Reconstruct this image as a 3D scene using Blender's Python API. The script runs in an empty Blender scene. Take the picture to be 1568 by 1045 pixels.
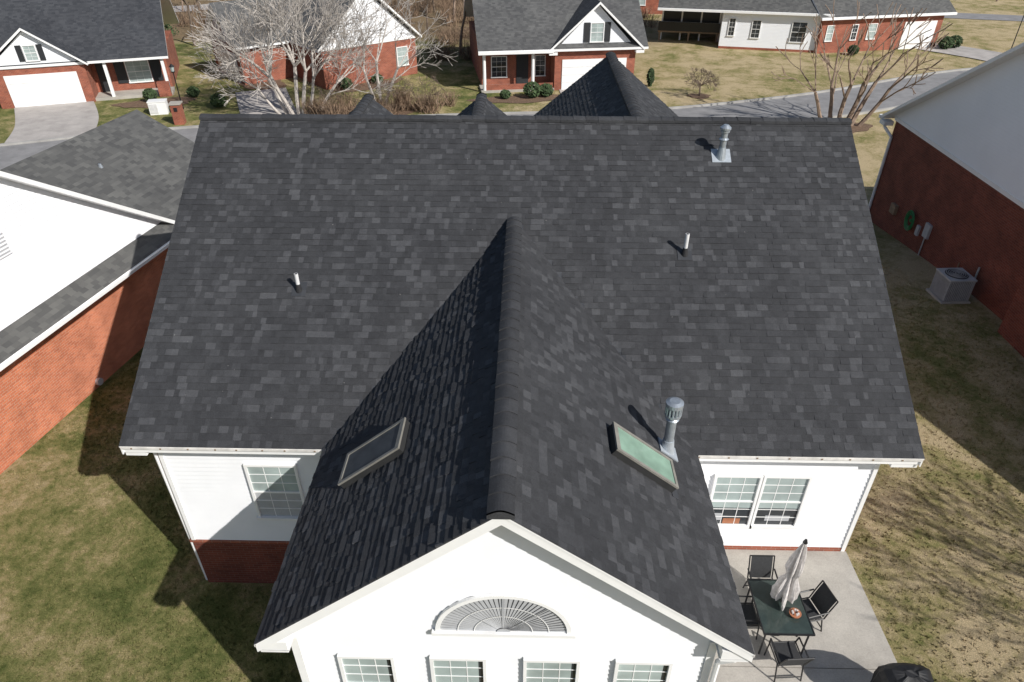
import bpy, math, random
from mathutils import Vector as V, Matrix
random.seed(7)
R=random.Random(11)
SC=bpy.context.scene
# ------------------------------------------------------------------ materials
def newmat(name):
    m=bpy.data.materials.new(name);m.use_nodes=True
    return m,m.node_tree,m.node_tree.nodes['Principled BSDF']
def nd(nt,t,**kw):
    n=nt.nodes.new(t)
    for k,v in kw.items():
        if k.startswith('_'): setattr(n,k[1:],v)
        else:
            key=k.replace('__',' ')
            if hasattr(v,'is_output'): nt.links.new(v,n.inputs[key])
            else: n.inputs[key].default_value=v
    return n
def math_(nt,op,a,b=0.0,c=0.0):
    n=nt.nodes.new('ShaderNodeMath');n.operation=op
    for i,x in enumerate((a,b,c)):
        if hasattr(x,'is_output'): nt.links.new(x,n.inputs[i])
        else: n.inputs[i].default_value=x
    return n.outputs[0]
def ramp(nt,fac,stops):
    n=nt.nodes.new('ShaderNodeValToRGB');cr=n.color_ramp
    cr.elements[0].position=stops[0][0];cr.elements[0].color=(*stops[0][1],1)
    cr.elements[1].position=stops[-1][0];cr.elements[1].color=(*stops[-1][1],1)
    for p,c in stops[1:-1]:
        e=cr.elements.new(p);e.color=(*c,1)
    nt.links.new(fac,n.inputs[0]);return n.outputs[0]
def mixc(nt,f,a,b,mode='MIX'):
    n=nt.nodes.new('ShaderNodeMix');n.data_type='RGBA';n.blend_type=mode
    for i,x in ((0,f),(6,a),(7,b)):
        if hasattr(x,'is_output'): nt.links.new(x,n.inputs[i])
        else: n.inputs[i].default_value=x if i==0 else (*x,1) if len(x)==3 else x
    return n.outputs[2]
def noise(nt,vec,scale,detail=4,rough=.55):
    n=nd(nt,'ShaderNodeTexNoise',Scale=scale,Detail=detail,Roughness=rough)
    if vec: nt.links.new(vec,n.inputs['Vector'])
    return n.outputs[0]
def bump(nt,b,h,dist,strength=1.0):
    n=nd(nt,'ShaderNodeBump',Height=h,Distance=dist,Strength=strength)
    nt.links.new(n.outputs[0],b.inputs['Normal'])
def objc(nt): return nt.nodes.new('ShaderNodeTexCoord').outputs['Object']
def uvc(nt): return nt.nodes.new('ShaderNodeTexCoord').outputs['UV']
def plain(name,c,rough=.6,metal=0,nz=.12,scale=6,spec=.5):
    m,nt,b=newmat(name)
    n=noise(nt,objc(nt),scale,5)
    c1=tuple(x*(1-nz) for x in c);c2=tuple(min(1,x*(1+nz)) for x in c)
    nt.links.new(ramp(nt,n,[(.3,c1),(.7,c2)]),b.inputs['Base Color'])
    b.inputs['Roughness'].default_value=rough;b.inputs['Metallic'].default_value=metal
    b.inputs['Specular IOR Level'].default_value=spec
    return m
def shingle_attr():
    m,nt,b=newmat('charcoal_shingle')
    a=nd(nt,'ShaderNodeAttribute',_attribute_name='tone').outputs['Fac']
    base=ramp(nt,a,[(0,(.031,.0318,.0345)),(.5,(.0405,.0415,.0450)),(1,(.068,.0695,.0745))])
    o=objc(nt)
    g=noise(nt,o,110,3,.75); big=noise(nt,o,.5,5,.6); md=noise(nt,o,9,4,.65)
    c=mixc(nt,1,base,ramp(nt,g,[(.3,(.55,.55,.55)),(.7,(1.5,1.5,1.5))]),'MULTIPLY')
    c=mixc(nt,1,c,ramp(nt,big,[(.3,(.86,.86,.87)),(.7,(1.13,1.13,1.12))]),'MULTIPLY')
    c=mixc(nt,1,c,ramp(nt,md,[(.3,(.86,.86,.86)),(.7,(1.14,1.14,1.14))]),'MULTIPLY')
    nt.links.new(c,b.inputs['Base Color']);b.inputs['Roughness'].default_value=.8
    b.inputs['Specular IOR Level'].default_value=.3
    bump(nt,b,g,.007,.9);return m
def shingle_uv(name,lo,hi):
    m,nt,b=newmat(name)
    s=nd(nt,'ShaderNodeSeparateXYZ');nt.links.new(uvc(nt),s.inputs[0]);u,v=s.outputs[0],s.outputs[1]
    vr=math_(nt,'DIVIDE',v,.145);row=math_(nt,'FLOOR',vr);fr=math_(nt,'FRACT',vr)
    wn=nd(nt,'ShaderNodeTexWhiteNoise',_noise_dimensions='1D',W=row).outputs[0]
    uu=math_(nt,'DIVIDE',math_(nt,'ADD',u,math_(nt,'MULTIPLY',wn,5)),.24)
    cb=nd(nt,'ShaderNodeCombineXYZ',X=math_(nt,'FLOOR',uu),Y=row)
    w2=nd(nt,'ShaderNodeTexWhiteNoise',_noise_dimensions='2D',Vector=cb.outputs[0]).outputs[0]
    c=ramp(nt,w2,[(0,lo),(1,hi)])
    big=noise(nt,objc(nt),.5,5)
    c=mixc(nt,1,c,ramp(nt,big,[(.3,(.8,.8,.8)),(.7,(1.15,1.15,1.12))]),'MULTIPLY')
    nt.links.new(c,b.inputs['Base Color']);b.inputs['Roughness'].default_value=.85
    bump(nt,b,math_(nt,'SUBTRACT',1,fr),.012,.8);return m
def brick(name,c1,c2,mort):
    m,nt,b=newmat(name)
    t=nd(nt,'ShaderNodeTexBrick',Color1=(*c1,1),Color2=(*c2,1),Mortar=(*mort,1),Scale=1,Mortar__Size=.005,Bias=0,Brick__Width=.205,Row__Height=.075)
    nt.links.new(uvc(nt),t.inputs['Vector'])
    n=noise(nt,objc(nt),1.3,6)
    c=mixc(nt,1,t.outputs[0],ramp(nt,n,[(.3,(.75,.72,.7)),(.7,(1.2,1.2,1.2))]),'MULTIPLY')
    nt.links.new(c,b.inputs['Base Color']);b.inputs['Roughness'].default_value=.85
    bump(nt,b,math_(nt,'SUBTRACT',1,t.outputs[1]),.006,.7);return m
def siding_bump(name,c):
    m,nt,b=newmat(name)
    s=nd(nt,'ShaderNodeSeparateXYZ');nt.links.new(uvc(nt),s.inputs[0])
    fr=math_(nt,'FRACT',math_(nt,'DIVIDE',s.outputs[1],.115))
    n=noise(nt,objc(nt),.8,4)
    nt.links.new(ramp(nt,n,[(.3,tuple(x*.95 for x in c)),(.7,c)]),b.inputs['Base Color'])
    b.inputs['Roughness'].default_value=.55
    bump(nt,b,math_(nt,'SUBTRACT',1,fr),.012,.9);return m
def grass_mat():
    m,nt,b=newmat('winter_lawn');o=objc(nt)
    s=nd(nt,'ShaderNodeSeparateXYZ');nt.links.new(o,s.inputs[0])
    big=noise(nt,o,.2,4);med=noise(nt,o,.85,6,.72);fine=noise(nt,o,6,6,.8);vf=noise(nt,o,38,4,.85)
    g=math_(nt,'MULTIPLY_ADD',s.outputs[0],.007,0.0)
    g=math_(nt,'MINIMUM',math_(nt,'MAXIMUM',g,-.03),.07)
    f=math_(nt,'ADD',math_(nt,'MULTIPLY',big,.35),math_(nt,'MULTIPLY',med,.65))
    f=math_(nt,'ADD',f,math_(nt,'MULTIPLY',fine,.35));f=math_(nt,'ADD',f,g)
    c=ramp(nt,f,[(.54,(.095,.115,.036)),(.63,(.185,.185,.07)),(.70,(.30,.255,.125)),(.80,(.46,.37,.23))])
    c=mixc(nt,1,c,ramp(nt,vf,[(.32,(.45,.47,.45)),(.68,(1.5,1.47,1.45))]),'MULTIPLY')
    wf=nd(nt,'ShaderNodeMapRange',Value=math_(nt,'ADD',s.outputs[1],math_(nt,'MULTIPLY',big,16)),From__Min=76,From__Max=80).outputs[0]
    xf=nd(nt,'ShaderNodeMapRange',Value=s.outputs[0],From__Min=14,From__Max=9).outputs[0]
    wf=math_(nt,'MULTIPLY',wf,xf)
    wc=ramp(nt,fine,[(.3,(.12,.085,.05)),(.7,(.31,.23,.14))])
    c=mixc(nt,wf,c,wc)
    nt.links.new(c,b.inputs['Base Color']);b.inputs['Roughness'].default_value=.95
    b.inputs['Specular IOR Level'].default_value=.1
    bump(nt,b,math_(nt,'ADD',fine,vf),.05,.8);return m
def concrete(name,c):
    m,nt,b=newmat(name);o=objc(nt)
    a=noise(nt,o,1.2,6,.65);f=noise(nt,o,30,4,.7)
    cc=ramp(nt,a,[(.3,tuple(x*.76 for x in c)),(.7,tuple(x*1.12 for x in c))])
    cc=mixc(nt,1,cc,ramp(nt,f,[(.3,(.86,.86,.86)),(.7,(1.1,1.1,1.1))]),'MULTIPLY')
    nt.links.new(cc,b.inputs['Base Color']);b.inputs['Roughness'].default_value=.9
    bump(nt,b,f,.004,.5);return m
M={}
M['sh']=shingle_attr()
M['sh_gray']=shingle_uv('weathered_gray_shingle',(.07,.07,.07),(.118,.117,.113))
M['sh_dark']=shingle_uv('dark_shingle',(.03,.033,.04),(.055,.058,.066))
M['sh_mid']=shingle_uv('brown_gray_shingle',(.065,.066,.068),(.11,.11,.11))
M['brick']=brick('red_brick',(.34,.10,.055),(.25,.068,.04),(.33,.24,.19))
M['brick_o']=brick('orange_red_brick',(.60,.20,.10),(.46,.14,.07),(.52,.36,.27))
M['brick2']=brick('dark_and_shaded_red_brick',(.20,.05,.028),(.14,.032,.02),(.19,.11,.08))  # right house brick; on the main house foundation its darkness stands for shade
M['side']=siding_bump('white_siding_panel',(.84,.86,.89))
M['vinyl']=plain('white_vinyl',(.83,.84,.86),.5,nz=.03,scale=1.5)
M['trim']=plain('white_trim',(.83,.83,.82),.5,nz=.04,scale=3)
M['metaltrim']=plain('drip_edge',(.66,.64,.61),.5,nz=.2,scale=5)
M['speck']=plain('granule_specks',(.30,.29,.28),.8)
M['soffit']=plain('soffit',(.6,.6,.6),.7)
M['grass']=grass_mat()
M['conc']=concrete('concrete',(.43,.40,.355))
M['conc2']=concrete('driveway_concrete',(.42,.39,.365))
M['asph']=concrete('asphalt',(.25,.245,.245))
M['kerb']=concrete('kerb_concrete',(.38,.37,.35))
M['mulch']=plain('mulch',(.15,.095,.06),.95,nz=.5,scale=9)
M['black']=plain('black_metal',(.015,.015,.016),.4)
M['blackcloth']=plain('black_cover',(.010,.010,.011),.55,nz=.3)
M['sling']=plain('dark_sling_fabric',(.028,.029,.031),.8,nz=.2,scale=30)
M['tglass']=plain('smoked_glass',(.04,.055,.05),.12,nz=.2)
M['galv']=plain('galvanized_steel',(.42,.46,.50),.38,metal=.6,nz=.12,scale=14)
M['flash']=plain('aluminium_flashing',(.42,.46,.50),.5,metal=.3,nz=.12,scale=10)
M['pvc']=plain('pvc_pipe',(.66,.66,.66),.5,nz=.08)
M['rub']=plain('rubber_boot',(.02,.02,.022),.8)
M['glass']=plain('window_glass',(.035,.04,.045),.06,nz=.4,scale=1)
M['glassb']=plain('window_glass_with_blinds',(.36,.425,.415),.1,nz=.22,scale=1.6)
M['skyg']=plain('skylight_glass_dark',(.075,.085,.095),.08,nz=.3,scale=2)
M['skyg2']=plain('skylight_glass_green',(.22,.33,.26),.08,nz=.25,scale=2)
M['bronze']=plain('skylight_frame',(.22,.21,.185),.5,nz=.15)
M['bronzed']=plain('skylight_curb',(.03,.03,.03),.6)
M['louver']=plain('louver_gray',(.42,.43,.445),.6,nz=.08)
M['louverd']=plain('louver_back',(.20,.20,.21),.8)
M['canvas']=plain('beige_canvas',(.55,.52,.50),.9,nz=.2,scale=12)
M['orange']=plain('terracotta_bowl',(.35,.14,.07),.6)
M['acm']=plain('ac_cabinet',(.42,.43,.44),.5)
M['acd']=plain('ac_dark_grille',(.05,.05,.055),.6)
M['green']=plain('green_hose',(.02,.18,.06),.5)
M['bark_w']=plain('pale_bark',(.46,.42,.38),.9,nz=.3,scale=4)
M['bark_t']=plain('tan_bark',(.28,.205,.155),.9,nz=.35,scale=5)
M['bark_d']=plain('brown_bark',(.16,.12,.09),.9,nz=.4,scale=3)
M['twig']=plain('brush_twigs',(.24,.165,.11),.95,nz=.5,scale=.8)
M['ever']=plain('evergreen_foliage',(.045,.075,.028),.9,nz=.5,scale=3)
M['shut']=plain('black_shutter',(.02,.022,.025),.6)
M['screen']=plain('porch_screen',(.012,.014,.016),.4)
M['deck']=plain('deck_wood',(.24,.17,.11),.8,nz=.2)
# ------------------------------------------------------------------ mesh builder
class MB:
    def __init__(s): s.v=[];s.f=[];s.m=[];s.t=[];s.mats=[]
    def mi(s,m):
        m=M[m]
        if m not in s.mats: s.mats.append(m)
        return s.mats.index(m)
    def face(s,pts,m,tone=.5):
        i=len(s.v);s.v+= [tuple(p) for p in pts];s.f.append(tuple(range(i,i+len(pts))));s.m.append(s.mi(m));s.t.append(tone)
    def box(s,x0,x1,y0,y1,z0,z1,m,F=None):
        P=[V((x,y,z)) for z in (z0,z1) for y in (y0,y1) for x in (x0,x1)]
        if F: P=[F(p) for p in P]
        for q in ((0,2,3,1),(4,5,7,6),(0,1,5,4),(2,6,7,3),(0,4,6,2),(1,3,7,5)): s.face([P[k] for k in q],m)
    def tube(s,p,q,r0,r1,m,n=8,cap=True):
        p=V(p);q=V(q);d=(q-p).normalized();a=d.orthogonal().normalized();b=d.cross(a)
        A=[p+(a*math.cos(t)+b*math.sin(t))*r0 for t in [2*math.pi*k/n for k in range(n)]]
        B=[q+(a*math.cos(t)+b*math.sin(t))*r1 for t in [2*math.pi*k/n for k in range(n)]]
        for k in range(n):
            j=(k+1)%n;s.face([A[k],A[j],B[j],B[k]],m)
        if cap: s.face(B,m);s.face(A[::-1],m)
    def slab(s,pts,th,m,me='trim'):
        pts=[V(p) for p in pts];lo=[p-V((0,0,th)) for p in pts]
        n=(pts[1]-pts[0]).cross(pts[2]-pts[0])
        if n.z<0: pts=pts[::-1];lo=lo[::-1]
        s.face(pts,m);s.face(lo[::-1],me)
        k=len(pts)
        for i in range(k):
            j=(i+1)%k;s.face([lo[i],lo[j],pts[j],pts[i]],me)
    def build(s,name,parent=None,smooth=False):
        me=bpy.data.meshes.new(name);me.from_pydata(s.v,[],s.f)
        for m in s.mats: me.materials.append(m)
        me.polygons.foreach_set('material_index',s.m)
        if smooth: me.polygons.foreach_set('use_smooth',[True]*len(s.f))
        uv=me.uv_layers.new(name='UVMap');at=me.attributes.new('tone','FLOAT','FACE');at.data.foreach_set('value',s.t)
        d=uv.data;Z=V((0,0,1))
        buf=[0.0]*(2*len(me.loops))
        for p in me.polygons:
            n=p.normal;t=Z.cross(n)
            if t.length<1e-4: t=V((1,0,0))
            t.normalize()
            if abs(t.x)>abs(t.y): t=t if t.x>0 else -t
            else: t=t if t.y>0 else -t
            b=n.cross(t)
            if b.z<0 or (abs(b.z)<1e-4 and b.y<0): b=-b
            for li in p.loop_indices:
                c=me.vertices[me.loops[li].vertex_index].co
                buf[2*li]=c.dot(t);buf[2*li+1]=c.dot(b)
        d.foreach_set('uv',buf)
        o=bpy.data.objects.new(name,me);SC.collection.objects.link(o)
        if parent: o.parent=parent
        return o
def empty(name,loc=(0,0,0),rot=0):
    e=bpy.data.objects.new(name,None);SC.collection.objects.link(e);e.location=loc;e.rotation_euler=(0,0,math.radians(rot));return e
# ------------------------------------------------------------------ terrain
def ss(t): t=max(0,min(1,t));return t*t*(3-2*t)
def ter(x,y): return -1.5*max(ss((1.5-x)/5.0),ss((y-18)/18))
mb=MB()
xs=[-500,-300,-150,-90]+[i for i in range(-70,71)]+[90,150,300,500]
ys=[-200,-80,-30]+[i for i in range(-10,121)]+[150,220,350,700]
for j in range(len(ys)-1):
    for i in range(len(xs)-1):
        mb.face([(xs[i+a],ys[j+b],ter(xs[i+a],ys[j+b])) for a,b in ((0,0),(1,0),(1,1),(0,1))],'grass')
g=mb.build('ground',smooth=True)
import bmesh
bm=bmesh.new();bm.from_mesh(g.data);bmesh.ops.remove_doubles(bm,verts=bm.verts,dist=.001);bm.to_mesh(g.data);bm.free()
# grass tufts on the near lawns
mb=MB();rg=random.Random(4)
def tufts(n,x0,x1,y0,y1,ok):
    k=0
    while k<n:
        x=rg.uniform(x0,x1);y=rg.uniform(y0,y1)
        if not ok(x,y): continue
        k+=1;z=ter(x,y)-.012
        for j in range(3):
            a=rg.uniform(0,6.28);w=rg.uniform(.010,.022);h=rg.uniform(.035,.075);l=rg.uniform(.01,.06);b=rg.uniform(0,6.28)
            bx,by=x+rg.uniform(-.03,.03),y+rg.uniform(-.03,.03)
            dx,dy=w*math.cos(a),w*math.sin(a)
            mb.face([(bx-dx,by-dy,z),(bx+dx,by+dy,z),(bx+l*math.cos(b),by+l*math.sin(b),z+h)],'grass')
tufts(15000,-14.2,-3.6,5.0,19,lambda x,y:(x<-7.25 or y<9.8) and x>-14.2+.18*(y-13.2)+.1)
tufts(11000,6.97,15.2,5.5,24,lambda x,y:x<14 or y<20)
mb.build('grass_tufts')
def smoothpath(pts,n=10):
    P=[V((*p,0)) for p in pts];out=[]
    for i in range(len(P)-1):
        p0=P[max(0,i-1)];p1=P[i];p2=P[i+1];p3=P[min(len(P)-1,i+2)]
        for k in range(n):
            t=k/n;out.append(.5*((2*p1)+(p2-p0)*t+(2*p0-5*p1+4*p2-p3)*t*t+(3*p1-p0-3*p2+p3)*t**3))
    out.append(P[-1]);return out
def strip(mb,pts,w,m,off=.03,kerb=False,cross=8):
    P=smoothpath(pts)
    L=[]
    for i,p in enumerate(P):
        d=(P[min(i+1,len(P)-1)]-P[max(i-1,0)]).normalized();n=V((-d.y,d.x,0))
        L.append([p+n*(w/2)*(2*k/cross-1) for k in range(cross+1)])
    z=lambda q,o:V((q.x,q.y,ter(q.x,q.y)+o))
    for a,b in zip(L,L[1:]):
        for k in range(cross): mb.face([z(a[k],off),z(b[k],off),z(b[k+1],off),z(a[k+1],off)][::-1],m)
        if kerb:
            for sgn,ia in ((-1,0),(1,cross)):
                o1=(a[ia]-a[cross-ia]).normalized()*.18;o2=(b[ia]-b[cross-ia]).normalized()*.18
                h=off+.12
                mb.face([z(a[ia],h),z(b[ia],h),z(b[ia]+o2,h),z(a[ia]+o1,h)],'kerb')
                mb.face([z(a[ia],off-.05),z(b[ia],off-.05),z(b[ia],h),z(a[ia],h)],'kerb')
                mb.face([z(a[ia]+o1,off-.1),z(b[ia]+o2,off-.1),z(b[ia]+o2,h),z(a[ia]+o1,h)],'kerb')
mb=MB();strip(mb,[(-60,25),(-40,33),(-22,40.5),(-5,43.8),(8,45.2),(18,48.4),(25,51.6),(31,55),(38,58),(50,61),(80,64)],5.0,'asph',kerb=True);mb.build('road')
mb=MB();strip(mb,[(44,86.5),(52,84.5),(70,80),(95,76)],4.0,'asph',.04);mb.build('road')
mb=MB();strip(mb,[(-75,78),(-47,86),(-36,91),(-20,104)],4.5,'conc2',.04);mb.build('road')
mb=MB();strip(mb,[(-29,41),(-30.5,44.5),(-33.2,48.8)],4.8,'conc2',.05);mb.build('driveway')
mb=MB();strip(mb,[(-15.5,43),(-17.5,47),(-19.8,52.5)],3.6,'conc2',.05);mb.build('driveway')
mb=MB();strip(mb,[(5,45),(5,48),(4.6,53.5)],4.6,'conc2',.05);mb.build('driveway')
mb=MB();strip(mb,[(43,60),(40.5,65),(37.0,69.3)],4.4,'conc2',.06);mb.build('driveway')
def bed(name,cx,cy,rx,ry,rot=0):
    mb=MB();c,s_=math.cos(rot),math.sin(rot)
    rr=[1+.12*math.sin(3*k+cx)+.08*math.sin(7*k) for k in [2*math.pi*i/28 for i in range(28)]]
    def q(r,i):
        a=2*math.pi*i/28;x=rx*r*rr[i%28]*math.cos(a);y=ry*r*rr[i%28]*math.sin(a)
        X=cx+x*c-y*s_;Y=cy+x*s_+y*c;return V((X,Y,ter(X,Y)+.035))
    for k in range(4):
        for i in range(28):
            mb.face([q(k/4,i),q((k+1)/4,i),q((k+1)/4,i+1),q(k/4,i+1)],'mulch')
    return mb.build(name)
bed('mulch_bed',-.5,50.6,3.4,1.0,.2);bed('mulch_bed',19.8,44.6,2.0,1.4);bed('mulch_bed',-26,49,2.6,1.2,.3)
bed('mulch_bed',-11.5,47,4.2,1.8,.2);bed('mulch_bed',12.4,51.6,.8,.7);bed('mulch_bed',-12,54,2.8,1,.7);bed('mulch_bed',-20.5,55,1.6,3.0,.5)
# ------------------------------------------------------------------ shingles
def shingles(mb,P0,u,s,n,L,S,skip=None,expo=.143,hi=.013,lo=.006):
    P0=V(P0);u=V(u).normalized();s=V(s).normalized();n=V(n).normalized()
    rows=int(math.ceil(S/expo))
    for r in range(rows):
        s0=r*expo;s1=min(S,s0+expo+.004);x=-R.random()*.2
        while x<L:
            w=R.choice((.08,.11,.14,.17,.2,.23))*R.uniform(.9,1.1)
            a=max(0,x);b=min(L,x+w);x+=w
            if b-a<.01: continue
            q=P0+u*((a+b)/2)+s*s0
            if skip and skip(q): continue
            h=(hi if R.random()<.5 else lo)*R.uniform(.8,1.2)
            tn=R.choice((.15,.25,.35,.42,.5,.55,.6,.8,.95))*R.uniform(.8,1.1)
            A=P0+u*a+s*s0;B=P0+u*b+s*s0;C=P0+u*b+s*s1;D=P0+u*a+s*s1
            mb.face([A+n*h,B+n*h,C+n*.0015,D+n*.0015],'sh',tn)
            mb.face([A-n*.004,B-n*.004,B+n*h,A+n*h],'sh',tn*.8)
            mb.face([A-n*.004,A+n*h,D+n*.0015],'sh',tn);mb.face([B+n*h,B-n*.004,C+n*.0015],'sh',tn)
def caps(mb,P,d,L,kl,w=.165,a=.06,lift=.045,step=.29,bulge=.02,skirt=.06,toe=.03):
    P=V(P);d=V(d).normalized();c=V((-d.y,d.x,0));n=11
    x=0
    while x<L:
        x1=min(L,x+step+.03);tn=R.choice((.3,.4,.5,.65))
        jit=R.uniform(-.004,.006)
        def prof(t,l):
            out=[]
            for k in range(n):
                q=(2*k/(n-1)-1)*w
                z=-kl*(math.sqrt(q*q+a*a)-a)+l
                out.append(P+d*t+c*(q+jit)+V((0,0,z)))
            return [out[0]-V((0,0,skirt))]+out+[out[-1]-V((0,0,skirt))]
        A=prof(x,lift+bulge+jit);B=prof(x1,lift)
        for k in range(len(A)-1): mb.face([A[k],A[k+1],B[k+1],B[k]],'sh',tn)
        for k in range(len(A)-1):
            mb.face([A[k],A[k]-V((0,0,toe)),A[k+1]-V((0,0,toe)),A[k+1]],'sh',tn*.7)
        if x==0: mb.face(A,'sh',.6)
        if x1>=L: mb.face(B[::-1],'sh',.3)
        x+=step
def frame(A,d,n):
    A=V(A);d=V(d).normalized();n=V(n).normalized()
    return lambda p:A+d*p.x+n*p.y+V((0,0,p.z))
def siding(mb,A,d,n,z0,z1,xr,lap=.115):
    F=frame(A,d,n);z=z0
    while z<z1-.005:
        zt=min(z1,z+lap);a0,b0=xr(z);a1,b1=xr(zt)
        if b0-a0>.02:
            if b1<a1: a1=b1=(a0+b0)/2
            mb.face([F(V((a0,.022,z))),F(V((b0,.022,z))),F(V((b1,.002,zt))),F(V((a1,.002,zt)))],'vinyl')
            mb.face([F(V((a0,.0,z))),F(V((b0,.0,z))),F(V((b0,.022,z))),F(V((a0,.022,z)))],'vinyl')
        z=zt
def window(mb,F,x0,x1,z0,z1,cols=3,rows=2,glass='glassb',lower=None,fr=.06,shutters=False):
    mb.box(x0,x1,0,.06,z1-fr,z1,'trim',F);mb.box(x0-.03,x1+.03,0,.09,z0-.03,z0+fr*.7,'trim',F)
    mb.box(x0,x0+fr,0,.06,z0+fr*.7,z1-fr,'trim',F);mb.box(x1-fr,x1,0,.06,z0+fr*.7,z1-fr,'trim',F)
    a,b,c,d=x0+fr,x1-fr,z0+fr*.7,z1-fr;zm=(c+d)/2
    mb.box(a,b,0,.02,zm,d,glass,F);mb.box(a,b,0,.018,c,zm,lower or glass,F)
    mb.box(a,b,.02,.045,zm-.018,zm+.018,'trim',F)
    for (p,q) in ((c,zm-.018),(zm+.018,d)):
        for k in range(1,cols):
            x=a+(b-a)*k/cols;mb.box(x-.006,x+.006,.018,.026,p,q,'trim',F)
        for k in range(1,rows):
            z=p+(q-p)*k/rows;mb.box(a,b,.018,.028,z-.006,z+.006,'trim',F)
    if shutters:
        w=(x1-x0)*.42
        mb.box(x0-w-.05,x0-.05,0,.05,z0,z1,'shut',F);mb.box(x1+.05,x1+w+.05,0,.05,z0,z1,'shut',F)
# ================================================================== MAIN HOUSE
H=empty('dark_roof_house')
sl=.63;cx=-.25;gs=.79
EX0,EX1=-7.63,7.41;EY,RY,EZ,RZ=9.5,16.2,3.1,3.1+.63*6.7
nrm=V((0,-sl,1)).normalized();sv=V((0,1,sl)).normalized()
mb=MB()
def hid(q): return q.z<5.85-gs*abs(q.x-cx)-.05 and abs(q.x-cx)<3.6
shingles(mb,(EX0,EY,EZ),(1,0,0),sv,nrm,EX1-EX0,math.hypot(6.7,6.7*sl),skip=hid)
gn=V((-gs,0,1)).normalized();gsv=V((1,0,gs)).normalized();GL=math.hypot(3.49,3.49*gs)
hid2=lambda q:q.z<EZ+sl*(q.y-EY)-.06
shingles(mb,(cx-3.49,13.95,3.1),(0,-1,0),gsv,gn,8.4,GL,skip=hid2,hi=.030,lo=.019)
gn2=V((gs,0,1)).normalized();gsv2=V((-1,0,gs)).normalized()
shingles(mb,(cx+3.49,5.55,3.1),(0,1,0),gsv2,gn2,8.4,GL,skip=hid2)
caps(mb,(cx,5.53,5.85),(0,1,0),8.3,gs,w=.165,a=.12,lift=.068,step=.30,bulge=.022,skirt=.09)
caps(mb,(EX0-.01,RY,RZ),(1,0,0),EX1-EX0+.02,sl,w=.14,a=.10,lift=.04,bulge=.008,toe=.010)
mb.slab([(EX0,EY,EZ),(EX1,EY,EZ),(EX1,RY,RZ),(EX0,RY,RZ)],.04,'sh_dark','metaltrim')
mb.slab([(EX0,22.9,EZ),(EX1,22.9,EZ),(EX1,RY,RZ),(EX0,RY,RZ)],.04,'sh_dark','metaltrim')
mb.slab([(cx-3.49,5.55,3.093),(cx,5.55,5.85),(cx,13.9,5.85),(cx-3.49,13.9,3.093)],.04,'sh_dark','trim')
mb.slab([(cx+3.49,5.55,3.093),(cx,5.55,5.85),(cx,13.9,5.85),(cx+3.49,13.9,3.093)],.04,'sh_dark','trim')
def sgable(mb,x,zr,yf,k,half):
    z0=zr-k*half;Ls=math.hypot(half,half*k);y0=RY+.2
    for sg in (-1,1):
        u=(0,-1,0) if sg<0 else (0,1,0)
        P=(x+sg*half,yf if sg<0 else y0,z0)
        shingles(mb,P,u,V((-sg,0,k)),V((sg*k,0,1)),yf-y0,Ls,skip=lambda q:q.z<RZ-sl*(q.y-RY)-.1,hi=.02,lo=.012)
        mb.slab([(x+sg*half,y0,z0-.004),(x,y0,zr-.004),(x,yf,zr-.004),(x+sg*half,yf,z0-.004)],.05,'sh_dark','trim')
    caps(mb,(x,y0,zr),(0,1,0),yf-y0,k,a=.12,w=.16,lift=.06)
    mb.face([(x-half+.2,yf-.3,z0),(x+half-.2,yf-.3,z0),(x,yf-.3,zr-.15)],'side')
sgable(mb,2.75,7.0,24.6,.82,3.9);sgable(mb,-1.44,6.25,22.2,.8,2.2);sgable(mb,-4.99,6.2,22.2,.8,2.2)
for k in range(70):
    x=R.uniform(EX0+.2,EX1-.2);y=R.uniform(EY+.1,RY-.2);q=V((x,y,EZ+sl*(y-EY)))
    if hid(q): continue
    q=q+nrm*.016;a=R.uniform(.006,.014);u=V((R.uniform(-1,1),R.uniform(-1,1),0)).normalized()
    v=nrm.cross(u)
    mb.face([q-u*a,q+v*a*.6,q+u*a,q-v*a*.6],'speck')
mb.build('roof',H)
mb=MB()
fz=EZ-.045
for a,b in ((EX0+.02,cx-3.3),(cx+3.3,EX1-.02)):
    mb.box(a,b,EY+.03,EY+.055,fz-.13,fz,'trim');mb.box(a,b,EY+.056,9.9,fz-.13,fz-.11,'soffit')
    mb.box(a,b,9.885,9.9,fz-.33,fz-.132,'trim')
    mb.box(a,b,EY-.012,EY+.028,fz-.02,fz+.035,'metaltrim')
    x=a+.2
    while x<b: mb.box(x,x+.03,EY-.022,EY-.0125,fz-.005,fz+.02,'deck');x+=R.uniform(.35,.6)
for X,sg in ((EX0,1),(EX1,-1)):
    for (ya,za,yb,zb) in ((EY,EZ,RY,RZ),(22.9,EZ,RY,RZ)):
        x0,x1=(X+.01,X+.035) if sg>0 else (X-.035,X-.01)
        mb.slab([(x0,ya,za-.045),(x1,ya,za-.045),(x1,yb,zb-.045),(x0,yb,zb-.045)],.16,'trim')
    xw=-7.2 if sg>0 else 6.9
    mb.box(min(X+sg*.03,xw),max(X+sg*.03,xw),EY+.06,EY+.4,fz-.24,fz-.132,'trim')
yg=5.55
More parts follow.
